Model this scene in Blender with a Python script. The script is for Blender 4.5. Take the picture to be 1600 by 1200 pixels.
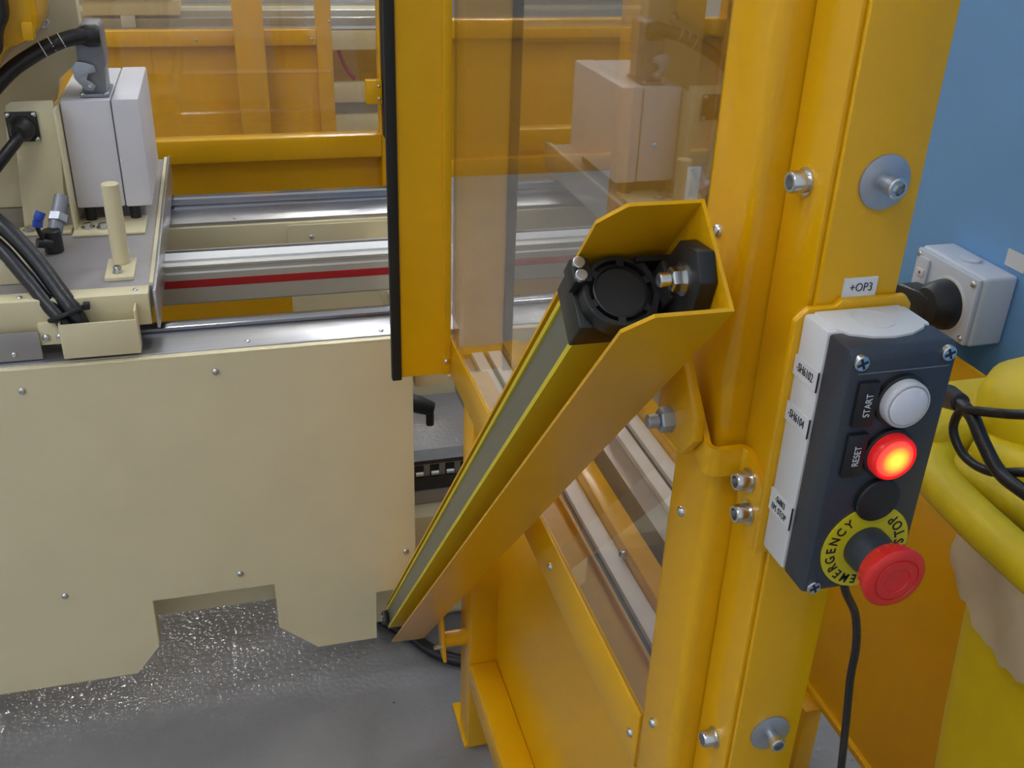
import bpy, bmesh, math, random
from mathutils import Vector, Matrix
random.seed(7)
scene = bpy.context.scene
for o in list(bpy.data.objects):
    bpy.data.objects.remove(o)
C = scene.collection

# ------------------------------------------------------------------ camera
cam_data = bpy.data.cameras.new('camera')
cam = bpy.data.objects.new('camera', cam_data)
C.objects.link(cam)
cam_data.sensor_width = 36.0
cam_data.lens = 1578.0 / 1600.0 * 36.0
cam_data.clip_start = 0.02
YAW, PITCH, ROLL = math.radians(16.10), math.radians(27.64), math.radians(2.08)
cam.matrix_world = (Matrix.Translation((0, 0, 1.5)) @ Matrix.Rotation(-YAW, 4, 'Z')
                    @ Matrix.Rotation(math.pi/2 - PITCH, 4, 'X') @ Matrix.Rotation(ROLL, 4, 'Z'))
scene.camera = cam

# ------------------------------------------------------------------ world and exposure
world = bpy.data.worlds.new('hall_ambient')
scene.world = world
world.use_nodes = True
bgn = world.node_tree.nodes['Background']
bgn.inputs[0].default_value = (0.86, 0.93, 1.0, 1)
bgn.inputs[1].default_value = 0.33
scene.view_settings.view_transform = 'Standard'
scene.view_settings.look = 'None'
scene.view_settings.gamma = 1.0
scene.view_settings.use_curve_mapping = False
scene.view_settings.exposure = 0.78
LAMP_POWER = 29.0
LAMPS = [(-2.3, 1.2, 4.2), (-0.9, 3.1, 4.2), (-1.7, -1.0, 4.2), (-1.12, 6.2, 4.2), (1.75, 6.4, 4.2),
         (1.85, 9.3, 4.2), (1.9, 2.3, 4.2), (-3.6, -1.6, 4.2)]

# ------------------------------------------------------------------ materials
def nodes_of(name):
    m = bpy.data.materials.new(name)
    m.use_nodes = True
    return m, m.node_tree.nodes, m.node_tree.links, m.node_tree.nodes['Principled BSDF']

def mat(name, col, rough=0.5, metal=0.0, coat=0.0, var=0.06, vscale=8.0, bump=0.0, bscale=300.0, spec=0.5, emit=None, estr=0.0, trans=0.0, stretch=None):
    m, n, l, b = nodes_of(name)
    tc = n.new('ShaderNodeTexCoord')
    src = tc.outputs['Object']
    if stretch:
        mp = n.new('ShaderNodeMapping')
        mp.inputs['Scale'].default_value = stretch
        l.new(src, mp.inputs['Vector'])
        src = mp.outputs['Vector']
    nz = n.new('ShaderNodeTexNoise')
    nz.inputs['Scale'].default_value = vscale
    nz.inputs['Detail'].default_value = 4
    l.new(src, nz.inputs['Vector'])
    cr = n.new('ShaderNodeValToRGB')
    cr.color_ramp.elements[0].position = 0.3
    cr.color_ramp.elements[1].position = 0.7
    cr.color_ramp.elements[0].color = tuple(c*(1-var) for c in col) + (1,)
    cr.color_ramp.elements[1].color = tuple(min(1, c*(1+var)) for c in col) + (1,)
    l.new(nz.outputs['Fac'], cr.inputs['Fac'])
    l.new(cr.outputs['Color'], b.inputs['Base Color'])
    b.inputs['Roughness'].default_value = rough
    b.inputs['Metallic'].default_value = metal
    b.inputs['Coat Weight'].default_value = coat
    b.inputs['Coat Roughness'].default_value = 0.12
    b.inputs['Specular IOR Level'].default_value = spec
    if trans:
        b.inputs['Transmission Weight'].default_value = trans
    if bump:
        n2 = n.new('ShaderNodeTexNoise')
        n2.inputs['Scale'].default_value = bscale
        n2.inputs['Detail'].default_value = 2
        l.new(src, n2.inputs['Vector'])
        bp = n.new('ShaderNodeBump')
        bp.inputs['Strength'].default_value = bump
        bp.inputs['Distance'].default_value = 0.002
        l.new(n2.outputs['Fac'], bp.inputs['Height'])
        l.new(bp.outputs['Normal'], b.inputs['Normal'])
    if emit:
        b.inputs['Emission Color'].default_value = emit + (1,)
        b.inputs['Emission Strength'].default_value = estr
    return m

M = {}
M['yellow'] = mat('yellow_enamel', (0.70, 0.365, 0.002), 0.27, coat=0.15, var=0.03, bump=0.06, bscale=500, spec=0.36)
M['yellow_dull'] = mat('yellow_plastic', (0.66, 0.50, 0.005), 0.5, var=0.07, vscale=14, bump=0.08, bscale=150)
M['lemon'] = mat('lemon_enamel', (0.62, 0.50, 0.015), 0.45, var=0.03)
M['cream'] = mat('cream_enamel', (0.71, 0.63, 0.405), 0.38, coat=0.2, var=0.025, bump=0.05, bscale=400)
M['steel'] = mat('ground_steel', (0.50, 0.50, 0.53), 0.30, metal=0.85, var=0.08, vscale=6, stretch=(1, 30, 30))
M['rail'] = mat('hardened_rail', (0.42, 0.42, 0.45), 0.16, metal=1.0, var=0.10, vscale=5, stretch=(1, 30, 30))
M['steel_plate'] = mat('matt_steel_plate', (0.38, 0.36, 0.36), 0.42, metal=0.55, var=0.06, vscale=10)
M['alu'] = mat('anodised_aluminium', (0.62, 0.61, 0.58), 0.38, metal=0.6, var=0.03)
M['zinc'] = mat('zinc_plated_steel', (0.66, 0.67, 0.68), 0.24, metal=1.0, var=0.08, vscale=60)
M['washer'] = mat('dull_zinc_washer', (0.42, 0.45, 0.50), 0.42, metal=0.75, var=0.10, vscale=40)
M['black'] = mat('black_plastic', (0.012, 0.012, 0.013), 0.42, var=0.1)
M['rubber'] = mat('black_rubber', (0.010, 0.010, 0.010), 0.6, var=0.1)
M['hose'] = mat('black_hose', (0.011, 0.011, 0.014), 0.35, var=0.15, vscale=40, bump=0.3, bscale=160)
M['charcoal'] = mat('charcoal_blue_plastic', (0.030, 0.037, 0.052), 0.38, var=0.05, bump=0.1, bscale=900)
M['offwhite'] = mat('white_plastic', (0.64, 0.64, 0.64), 0.35, var=0.02)
M['boxwhite'] = mat('pale_grey_enclosure', (0.70, 0.69, 0.74), 0.42, var=0.03)
M['isowhite'] = mat('grey_white_switch_plastic', (0.60, 0.65, 0.74), 0.36, var=0.03)
M['blue'] = mat('blue_painted_sheet', (0.165, 0.37, 0.68), 0.45, var=0.03, bump=0.05)
M['bluelever'] = mat('blue_lever_grip', (0.02, 0.07, 0.42), 0.4)
M['red'] = mat('red_plastic', (0.66, 0.022, 0.018), 0.38, var=0.04)
M['redstripe'] = mat('red_strip', (0.40, 0.010, 0.014), 0.5)
M['window'] = mat('grey_sensor_window', (0.118, 0.116, 0.086), 0.30, var=0.02, spec=0.4)
M['greyhood'] = mat('grey_die_cast', (0.24, 0.25, 0.28), 0.42, metal=0.35, var=0.06, vscale=30)
M['ringyellow'] = mat('yellow_sign_plate', (0.62, 0.53, 0.01), 0.45, var=0.02)
M['ink'] = mat('black_print', (0.01, 0.01, 0.012), 0.6)
M['paint_white'] = mat('white_print', (0.75, 0.75, 0.75), 0.6)
M['label'] = mat('white_engraved_label', (0.66, 0.66, 0.68), 0.35, var=0.02)
M['liner'] = mat('pale_plastic_liner', (0.86, 0.74, 0.53), 0.5, var=0.06, vscale=25, bump=0.25, bscale=40)
M['whitestrip'] = mat('white_belt', (0.85, 0.85, 0.90), 0.45, var=0.05, vscale=20)
M['darkslot'] = mat('dark_slot', (0.03, 0.03, 0.035), 0.5, var=0.3, vscale=60)
M['whitelens'] = mat('white_lens', (0.70, 0.69, 0.74), 0.25, var=0.01)
M['redlamp'] = mat('red_lamp_rim', (0.75, 0.02, 0.02), 0.2, emit=(1.0, 0.02, 0.015), estr=0.12)
M['wallgrey'] = mat('hall_wall_paint', (0.22, 0.22, 0.23), 0.7, var=0.04)
M['housing'] = mat('lamp_housing', (0.7, 0.7, 0.7), 0.5)
M['tubelight'] = mat('fluorescent_tube', (0.9, 0.9, 0.9), 0.4, emit=(0.94, 0.97, 1.0), estr=LAMP_POWER)

M['tubelight_high'] = mat('high_output_tube', (0.9, 0.9, 0.9), 0.4, emit=(0.94, 0.97, 1.0), estr=LAMP_POWER*3.2)
# bezel: clear plastic ring
M['clear'] = mat('clear_bezel', (0.55, 0.55, 0.57), 0.12, var=0.02, spec=0.8)

# glowing reset lens: hotter towards the lamp behind its middle
def lens_mat():
    m, n, l, b = nodes_of('lit_red_lens')
    tc = n.new('ShaderNodeTexCoord')
    gr = n.new('ShaderNodeVectorMath'); gr.operation = 'LENGTH'
    l.new(tc.outputs['Object'], gr.inputs[0])
    mr = n.new('ShaderNodeMapRange')
    mr.inputs['From Max'].default_value = 0.0125
    l.new(gr.outputs['Value'], mr.inputs['Value'])
    cr = n.new('ShaderNodeValToRGB')
    e = cr.color_ramp.elements
    e[0].position = 0.0; e[0].color = (1.0, 0.62, 0.05, 1)
    e[1].position = 1.0; e[1].color = (0.95, 0.02, 0.02, 1)
    k = e.new(0.45); k.color = (1.0, 0.30, 0.02, 1)
    k = e.new(0.75); k.color = (1.0, 0.055, 0.02, 1)
    l.new(mr.outputs['Result'], cr.inputs['Fac'])
    b.inputs['Base Color'].default_value = (0.5, 0.02, 0.02, 1)
    b.inputs['Roughness'].default_value = 0.25
    l.new(cr.outputs['Color'], b.inputs['Emission Color'])
    b.inputs['Emission Strength'].default_value = 1.35
    return m
M['lens'] = lens_mat()

def pane_mat(name, ior, tint, dust):
    m = bpy.data.materials.new(name)
    m.use_nodes = True
    n, l = m.node_tree.nodes, m.node_tree.links
    n.clear()
    out = n.new('ShaderNodeOutputMaterial')
    tr = n.new('ShaderNodeBsdfTransparent'); tr.inputs['Color'].default_value = tint + (1,)
    gl = n.new('ShaderNodeBsdfGlossy'); gl.inputs['Roughness'].default_value = 0.02
    df = n.new('ShaderNodeBsdfDiffuse'); df.inputs['Color'].default_value = (0.6, 0.56, 0.5, 1)
    fr = n.new('ShaderNodeFresnel'); fr.inputs['IOR'].default_value = ior
    ge = n.new('ShaderNodeNewGeometry')
    inv = n.new('ShaderNodeMath'); inv.operation = 'SUBTRACT'; inv.inputs[0].default_value = 1.0
    l.new(ge.outputs['Backfacing'], inv.inputs[1])
    # both faces of the sheet reflect: 2R / (1 + R)
    r2 = n.new('ShaderNodeMath'); r2.operation = 'MULTIPLY'; r2.inputs[1].default_value = 2.0
    r1 = n.new('ShaderNodeMath'); r1.operation = 'ADD'; r1.inputs[1].default_value = 1.0
    rr = n.new('ShaderNodeMath'); rr.operation = 'DIVIDE'
    l.new(fr.outputs['Fac'], r2.inputs[0]); l.new(fr.outputs['Fac'], r1.inputs[0])
    l.new(r2.outputs[0], rr.inputs[0]); l.new(r1.outputs[0], rr.inputs[1])
    mu = n.new('ShaderNodeMath'); mu.operation = 'MULTIPLY'
    l.new(rr.outputs[0], mu.inputs[0]); l.new(inv.outputs['Value'], mu.inputs[1])
    tc = n.new('ShaderNodeTexCoord')
    mp = n.new('ShaderNodeMapping'); mp.inputs['Scale'].default_value = (14, 14, 2.0)
    l.new(tc.outputs['Object'], mp.inputs['Vector'])
    nz = n.new('ShaderNodeTexNoise'); nz.inputs['Scale'].default_value = 3.0; nz.inputs['Detail'].default_value = 5
    l.new(mp.outputs['Vector'], nz.inputs['Vector'])
    du = n.new('ShaderNodeMath'); du.operation = 'MULTIPLY'; du.inputs[1].default_value = dust
    l.new(nz.outputs['Fac'], du.inputs[0])
    m1 = n.new('ShaderNodeMixShader'); m2 = n.new('ShaderNodeMixShader')
    l.new(du.outputs['Value'], m1.inputs['Fac']); l.new(tr.outputs[0], m1.inputs[1]); l.new(df.outputs[0], m1.inputs[2])
    l.new(mu.outputs['Value'], m2.inputs['Fac']); l.new(m1.outputs[0], m2.inputs[1]); l.new(gl.outputs[0], m2.inputs[2])
    l.new(m2.outputs[0], out.inputs['Surface'])
    return m
M['pane'] = pane_mat('polycarbonate_pane', 2.1, (0.90, 0.86, 0.80), 0.06)
M['pane_far'] = pane_mat('polycarbonate_pane_scuffed', 1.5, (0.95, 0.93, 0.88), 0.10)

def floor_mat():
    m, n, l, b = nodes_of('grey_floor_coating')
    tc = n.new('ShaderNodeTexCoord')
    nz = n.new('ShaderNodeTexNoise'); nz.inputs['Scale'].default_value = 2.2; nz.inputs['Detail'].default_value = 6
    l.new(tc.outputs['Object'], nz.inputs['Vector'])
    cr = n.new('ShaderNodeValToRGB')
    cr.color_ramp.elements[0].position = 0.3; cr.color_ramp.elements[0].color = (0.185, 0.185, 0.196, 1)
    cr.color_ramp.elements[1].position = 0.7; cr.color_ramp.elements[1].color = (0.262, 0.256, 0.262, 1)
    l.new(nz.outputs['Fac'], cr.inputs['Fac'])
    # scattered dark specks of dirt
    vo = n.new('ShaderNodeTexVoronoi'); vo.inputs['Scale'].default_value = 16
    l.new(tc.outputs['Object'], vo.inputs['Vector'])
    lt = n.new('ShaderNodeMath'); lt.operation = 'LESS_THAN'; lt.inputs[1].default_value = 0.035
    l.new(vo.outputs['Distance'], lt.inputs[0])
    mx = n.new('ShaderNodeMixRGB'); mx.inputs['Color2'].default_value = (0.04, 0.04, 0.04, 1)
    l.new(lt.outputs['Value'], mx.inputs['Fac']); l.new(cr.outputs['Color'], mx.inputs['Color1'])
    l.new(mx.outputs['Color'], b.inputs['Base Color'])
    b.inputs['Roughness'].default_value = 0.6
    b.inputs['Specular IOR Level'].default_value = 0.12
    b.inputs['Coat Weight'].default_value = 0.8
    b.inputs['Coat Roughness'].default_value = 0.02
    n2 = n.new('ShaderNodeTexNoise'); n2.inputs['Scale'].default_value = 95; n2.inputs['Detail'].default_value = 0.5
    l.new(tc.outputs['Object'], n2.inputs['Vector'])
    bp = n.new('ShaderNodeBump'); bp.inputs['Strength'].default_value = 0.75; bp.inputs['Distance'].default_value = 0.004
    l.new(n2.outputs['Fac'], bp.inputs['Height'])
    l.new(bp.outputs['Normal'], b.inputs['Coat Normal'])
    return m
M['floor'] = floor_mat()

# ------------------------------------------------------------------ mesh helpers
ORG = {}
def add(bm, other):
    me = bpy.data.meshes.new('tmp')
    other.to_mesh(me); other.free()
    bm.from_mesh(me)
    bpy.data.meshes.remove(me)
    return bm
def B():
    return bmesh.new()
def bbox(bm, lo, hi, bev=0.0, seg=2):
    t = bmesh.new()
    bmesh.ops.create_cube(t, size=1.0)
    for v in t.verts:
        v.co = Vector([lo[i] + (v.co[i]+0.5)*(hi[i]-lo[i]) for i in range(3)])
    if bev:
        bmesh.ops.bevel(t, geom=t.edges[:], offset=bev, segments=seg, profile=0.5, affect='EDGES')
    return add(bm, t)
def prism(bm, pts, fn, a, b, bev=0.0, seg=2):
    """polygon pts (u,v) extruded from w=a to w=b; fn(u,v,w) gives the point"""
    t = bmesh.new()
    v0 = [t.verts.new(fn(u, v, a)) for u, v in pts]
    v1 = [t.verts.new(fn(u, v, b)) for u, v in pts]
    k = len(pts)
    t.faces.new(v0[::-1]); t.faces.new(v1)
    for i in range(k):
        t.faces.new((v0[i], v0[(i+1) % k], v1[(i+1) % k], v1[i]))
    bmesh.ops.recalc_face_normals(t, faces=t.faces[:])
    if bev:
        bmesh.ops.bevel(t, geom=t.edges[:], offset=bev, segments=seg, profile=0.5, affect='EDGES')
    return add(bm, t)
AX = {'x': lambda u, v, w: (w, u, v), 'y': lambda u, v, w: (u, w, v), 'z': lambda u, v, w: (u, v, w)}
def frame(d):
    d = Vector(d).normalized()
    return d.to_track_quat('Z', 'Y').to_matrix()
def lathe(bm, prof, o, d, seg=20, cap=(True, True)):
    """profile (r, h) turned round axis d from o"""
    R3 = frame(d); o = Vector(o)
    rings = []
    t = bmesh.new()
    for r, h in prof:
        if r < 1e-6:
            rings.append([t.verts.new(o + R3 @ Vector((0, 0, h)))])
        else:
            rings.append([t.verts.new(o + R3 @ Vector((r*math.cos(2*math.pi*i/seg), r*math.sin(2*math.pi*i/seg), h))) for i in range(seg)])
    for a, b in zip(rings, rings[1:]):
        for i in range(seg):
            j = (i+1) % seg
            if len(a) == 1 and len(b) == 1: continue
            if len(a) == 1: t.faces.new((a[0], b[i], b[j]))
            elif len(b) == 1: t.faces.new((a[i], a[j], b[0]))
            else: t.faces.new((a[i], a[j], b[j], b[i]))
    for rg, cp in zip((rings[0], rings[-1]), cap):
        if cp and len(rg) > 1:
            t.faces.new(rg)
    bmesh.ops.recalc_face_normals(t, faces=t.faces[:])
    return add(bm, t)
def cyl(bm, p0, p1, r, seg=16, r2=None, ch=0.0):
    L = (Vector(p1)-Vector(p0)).length
    r2 = r if r2 is None else r2
    if ch:
        return lathe(bm, [(r-ch, 0), (r, ch), (r2, L-ch), (r2-ch, L)], p0, Vector(p1)-Vector(p0), seg)
    return lathe(bm, [(r, 0), (r2, L)], p0, Vector(p1)-Vector(p0), seg)
def smooth_path(pts, sub=6):
    P = [Vector(p) for p in pts]
    out = []
    for i in range(len(P)-1):
        p0, p1, p2, p3 = P[max(i-1, 0)], P[i], P[i+1], P[min(i+2, len(P)-1)]
        for k in range(sub):
            t = k/sub
            out.append(0.5*((2*p1) + (p2-p0)*t + (2*p0-5*p1+4*p2-p3)*t*t + (3*p1-p0-3*p2+p3)*t**3))
    out.append(P[-1])
    return out
def tube(bm, pts, r, seg=12, sub=6):
    path = smooth_path(pts, sub)
    t = bmesh.new()
    rings = []
    up = Vector((0.31, 0.17, 0.93))
    for i, p in enumerate(path):
        d = (path[min(i+1, len(path)-1)] - path[max(i-1, 0)]).normalized()
        a = d.cross(up).normalized(); b = d.cross(a)
        rings.append([t.verts.new(p + r*(math.cos(2*math.pi*k/seg)*a + math.sin(2*math.pi*k/seg)*b)) for k in range(seg)])
    for a, b in zip(rings, rings[1:]):
        for k in range(seg):
            t.faces.new((a[k], a[(k+1) % seg], b[(k+1) % seg], b[k]))
    t.faces.new(rings[0]); t.faces.new(rings[-1])
    bmesh.ops.recalc_face_normals(t, faces=t.faces[:])
    return add(bm, t)
def to_me(name, bm, m, smooth=True):
    me = bpy.data.meshes.new(name)
    bm.to_mesh(me); bm.free()
    me.materials.append(M[m])
    if smooth:
        for p in me.polygons: p.use_smooth = True
        me.set_sharp_from_angle(angle=math.radians(38))
    return me
def mk(name, bm, m, parent=None, smooth=True, org=None, label=None):
    """link a bmesh given in world coordinates as one mesh object"""
    if parent is not None:
        o0 = Vector(ORG[parent.name])
    else:
        o0 = Vector(org) if org else Vector((0, 0, 0))
    bmesh.ops.translate(bm, verts=bm.verts[:], vec=-o0)
    ob = bpy.data.objects.new(name, to_me(name, bm, m, smooth))
    C.objects.link(ob)
    if parent is not None:
        ob.parent = parent
    else:
        ob.location = o0
    ORG[ob.name] = tuple(o0)
    if label: ob['label'] = label
    return ob
def box(name, lo, hi, m, parent=None, bev=0.0, **k):
    return mk(name, bbox(B(), lo, hi, bev), m, parent, **k)
def thing(name, label, cat, loc, group=None):
    o = bpy.data.objects.new(name, None)
    C.objects.link(o)
    o.location = loc
    o.empty_display_size = 0.05
    o['label'] = label; o['category'] = cat
    if group: o['group'] = group
    ORG[o.name] = tuple(loc)
    return o
def tag(o, label, cat, group=None):
    o['label'] = label; o['category'] = cat
    if group: o['group'] = group
    return o
def struct(o):
    o['kind'] = 'structure'
    return o
def put(name, me, parent, loc, d, spin=0.0, label=None):
    """a shared fastener mesh set at loc with its axis along d"""
    ob = bpy.data.objects.new(name, me)
    C.objects.link(ob)
    ob.parent = parent
    base = Vector(ORG[parent.name])
    mw = Matrix.Translation(Vector(loc)-base) @ frame(d).to_4x4() @ Matrix.Rotation(spin, 4, 'Z')
    ob.matrix_local = mw
    if label: ob['label'] = label
    return ob

# shared fasteners, axis +Z, base at 0
ME = {}
ME['rivet'] = to_me('rivet', lathe(B(), [(0.0047, -0.001), (0.0047, 0.0008), (0.0040, 0.0022), (0.0024, 0.0031), (0, 0.0034)], (0,0,0), (0,0,1), 12), 'zinc')
ME['dome'] = to_me('dome_screw', lathe(B(), [(0.0062, -0.001), (0.0062, 0.0012), (0.0052, 0.0030), (0.0032, 0.0042), (0.0016, 0.0044), (0.0014, 0.0030), (0, 0.0030)], (0,0,0), (0,0,1), 12), 'zinc')
def socket_bolt():
    b = lathe(B(), [(0.0088, -0.0005), (0.0088, 0.0016), (0.0068, 0.0017), (0.0068, 0.0105), (0.0061, 0.0114), (0.0044, 0.0114), (0.0044, 0.0095)], (0,0,0), (0,0,1), 18, (True, False))
    lathe(b, [(0.0046, 0.0112), (0.0038, 0.0060), (0, 0.0060)], (0,0,0), (0,0,1), 6, (False, True))
    return to_me('socket_bolt', b, 'zinc')
ME['socket'] = socket_bolt()
def panel_screw():
    b = lathe(B(), [(0.0047, -0.002), (0.0047, 0.0010), (0.0042, 0.0016)], (0,0,0), (0,0,1), 16)
    return to_me('panel_screw', b, 'zinc')
ME['pscrew'] = panel_screw()
ME['pslot'] = to_me('slot', bbox(bbox(B(), (-0.0034, -0.0007, 0.0014), (0.0034, 0.0007, 0.0019)), (-0.0007, -0.0034, 0.0014), (0.0007, 0.0034, 0.00185)), 'ink', smooth=False)
ME['hexbolt'] = to_me('hex_bolt', lathe(lathe(B(), [(0.012, 0), (0.012, 0.002), (0, 0.002)], (0,0,0), (0,0,1), 16), [(0.0085, 0.002), (0.0085, 0.008), (0.007, 0.009), (0, 0.009)], (0,0,0), (0,0,1), 6), 'zinc')

def text_bm(body, size, ext=0.0002, sx=1.0, off=0.0):
    cu = bpy.data.curves.new('lettering', 'FONT')
    cu.body = body; cu.size = size; cu.extrude = ext; cu.offset = off
    cu.align_x = 'CENTER'; cu.align_y = 'CENTER'; cu.space_line = 0.85
    cu.resolution_u = 3
    ob = bpy.data.objects.new('lettering_tmp', cu)
    C.objects.link(ob)
    dg = bpy.context.evaluated_depsgraph_get(); dg.update()
    me = bpy.data.meshes.new_from_object(ob.evaluated_get(dg))
    bm = bmesh.new(); bm.from_mesh(me)
    bpy.data.meshes.remove(me); bpy.data.objects.remove(ob); bpy.data.curves.remove(cu)
    for v in bm.verts: v.co.x *= sx
    return bm
def lettering(body, size, o, right, up, m, parent, sx=1.0):
    bm = text_bm(body, size, sx=sx, off=-0.00008)
    r = Vector(right).normalized(); u = Vector(up).normalized(); nrm = r.cross(u)
    mt = Matrix((( r.x, u.x, nrm.x, o[0]), (r.y, u.y, nrm.y, o[1]), (r.z, u.z, nrm.z, o[2]), (0, 0, 0, 1)))
    bm.transform(mt)
    return mk('lettering', bm, m, parent, smooth=False)

# ================================================================== the setting
struct(mk('floor', bbox(B(), (-6, -4, -0.05), (6, 14, 0)), 'floor', smooth=False, label='grey coated floor with a slightly bumpy gloss'))
struct(mk('wall_back', bbox(B(), (-6, 13.9, 0), (6, 14.1, 5.0)), 'wallgrey', smooth=False, label='plain grey hall wall far behind the machines'))
w = struct(mk('wall_right', bbox(B(), (0.955, -0.6, 0.42), (1.005, 1.50, 2.6)), 'blue', smooth=False, label='blue painted sheet partition'))

for yy in (-0.55, 1.42):
    mk('leg', bbox(B(), (0.960, yy, 0.0), (1.000, yy+0.05, 0.42)), 'blue', w, smooth=False)

# ================================================================== ceiling lamps
lampnames = ['over the left aisle near the robot', 'over the left aisle behind the robot', 'above and behind the camera side', 'beyond the second guard on the left',
             'beyond the second guard on the right', 'farthest away near the back wall', 'over the right side past the blue partition', 'farthest left on the near side']
for (x, y, z), where in zip(LAMPS, lampnames):
    big = y > 6.1 and where[:6] in ('beyond', 'farthe')
    t = thing('ceiling_lamp', 'long fluorescent hall lamp hanging ' + where, 'lamp', (x, y, z), 'fluorescent hall lamps')
    L = 0.45 if big else 0.75
    mk('housing', prism(B(), [(-0.10, 0.0), (-0.06, 0.06), (0.06, 0.06), (0.10, 0.0), (0.09, 0.0), (0.055, 0.05), (-0.055, 0.05), (-0.09, 0.0)],
                        lambda u, v, w_, x=x, y=y, z=z: (x+w_, y+u, z+v), -L, L), 'housing', t, smooth=False)
    for s in (-1, 1):
        mk('fluorescent_tube', cyl(B(), (x-L+0.03, y+s*0.04, z+0.012), (x+L-0.03, y+s*0.04, z+0.012), 0.024 if big else 0.02, 12), 'tubelight_high' if big else 'tubelight', t)

# ================================================================== near guard fence (plane x = 0.31, running along y)
f = thing('guard_fence', 'yellow guard fence frame holding the large clear pane beside the tilted channel', 'fence', (0.34, 1.0, 0))
mk('post', bbox(B(), (0.31, 0.549, 0.02), (0.372, 0.615, 2.2), 0.009, 3), 'yellow', f)
mk('post', bbox(B(), (0.322, 1.325, 0.012), (0.375, 1.395, 0.742), 0.004), 'yellow', f)
mk('post', bbox(B(), (0.262, 1.4430, 0.760), (0.311, 1.492, 2.2), 0.004), 'yellow', f)
mk('frame_strip', bbox(B(), (0.31, 0.6155, 0.742), (0.3130, 1.4375, 0.808), 0.0008), 'yellow', f)
mk('strip_return', bbox(B(), (0.3130, 0.6155, 0.7420), (0.372, 1.4375, 0.7450)), 'yellow', f, smooth=False)
mk('bottom_rail', bbox(B(), (0.322, 0.6155, 0.165), (0.372, 1.325, 0.220), 0.004), 'yellow', f)
mk('sheet_panel', bbox(B(), (0.372, 0.6155, 0.17), (0.375, 1.330, 0.755)), 'yellow', f, smooth=False)
mk('pane', bbox(B(), (0.3131, 0.6155, 0.790), (0.3171, 1.4375, 2.2)), 'pane', f, smooth=False, label='clear polycarbonate pane')
mk('foot_plate', bbox(B(), (0.318, 1.335, 0.0), (0.395, 1.445, 0.010), 0.002), 'yellow', f)
put('foot_bolt', ME['hexbolt'], f, (0.384, 1.352, 0.010), (0, 0, 1))
put('foot_bolt', ME['hexbolt'], f, (0.345, 1.420, 0.010), (0, 0, 1))
for y, z in ((0.588, 1.281), (0.587, 1.054), (0.588, 0.828), (0.886, 0.773), (0.630, 0.773), (1.150, 0.773), (0.588, 1.508)):
    put('rivet', ME['rivet'], f, (0.31, y, z), (-1, 0, 0))
s = mk('warning_sticker', bbox(B(), (0.3212, 1.010, 0.168), (0.3219, 1.085, 0.212)), 'redstripe', f, smooth=False, label='red sticker with white edge')
mk('sticker_border', bbox(B(), (0.3210, 1.0852, 0.168), (0.3219, 1.091, 0.212)), 'paint_white', s, smooth=False)

# guard plate at the far end, with rubber edge
g = thing('guard_plate', 'upright yellow guard plate with black rubber edge at the far end of the clear pane', 'guard plate', (0.265, 1.44, 0.748))
mk('plate', bbox(B(), (0.229, 1.438, 0.748), (0.309, 1.4425, 2.2)), 'yellow', g, smooth=False)
mk('plate_fold', bbox(B(), (0.296, 1.4335, 0.748), (0.3095, 1.438, 2.2), 0.001), 'yellow', g)
mk('rubber_edge', bbox(B(), (0.214, 1.434, 0.744), (0.2295, 1.447, 2.2), 0.002), 'rubber', g, label='black rubber edge strip')
put('rivet', ME['rivet'], g, (0.3025, 1.4335, 0.772), (0, -1, 0))

# ================================================================== main post B
p = thing('corner_post', 'thick yellow square post in the foreground carrying the control box', 'post', (0.36, 0.525, 0))
mk('tube', bbox(B(), (0.331, 0.5015, 0.012), (0.388, 0.5485, 2.2), 0.003), 'yellow', p)
mk('face_plate', bbox(B(), (0.3335, 0.4960, 0.02), (0.3885, 0.5000, 2.2), 0.0012), 'yellow', p)
mk('foot_plate', bbox(B(), (0.315, 0.470, 0), (0.420, 0.5485, 0.012), 0.002), 'yellow', p)
put('socket_bolt', ME['socket'], p, (0.331, 0.5255, 1.332), (-1, 0, 0))
put('socket_bolt', ME['socket'], p, (0.331, 0.5205, 0.876), (-1, 0, 0))
for z in (1.339, 0.899):
    wsh = put('washer', None or to_me('washer', lathe(B(), [(0.0165, 0), (0.0165, 0.0018), (0.0155, 0.0022), (0, 0.0022)], (0,0,0), (0,0,1), 36), 'washer'), p, (0.363, 0.496, z), (0, -1, 0))
    ORG[wsh.name] = (0, 0, 0)
    bl = bpy.data.objects.new('bolt', to_me('bolt', lathe(lathe(B(), [(0.0050, 0.002), (0.0050, 0.008), (0.0062, 0.0082), (0.0062, 0.0145), (0.0055, 0.0152), (0.0040, 0.0152), (0.0040, 0.0135)], (0,0,0), (0,0,1), 18, (True, False)), [(0.0042, 0.0150), (0.0034, 0.010), (0, 0.010)], (0,0,0), (0,0,1), 6, (False, True)), 'zinc'))
    C.objects.link(bl); bl.parent = wsh
np_ = mk('name_plate', bbox(B(), (0.3495, 0.4945, 1.2675), (0.3725, 0.4960, 1.2800), 0.0003), 'label', p, smooth=False, label='white engraved plate')
lettering('+OP3', 0.0078, (0.3615, 0.4943, 1.2737), (1, 0, 0), (0, 0, 1), 'ink', np_, sx=0.85)

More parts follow.
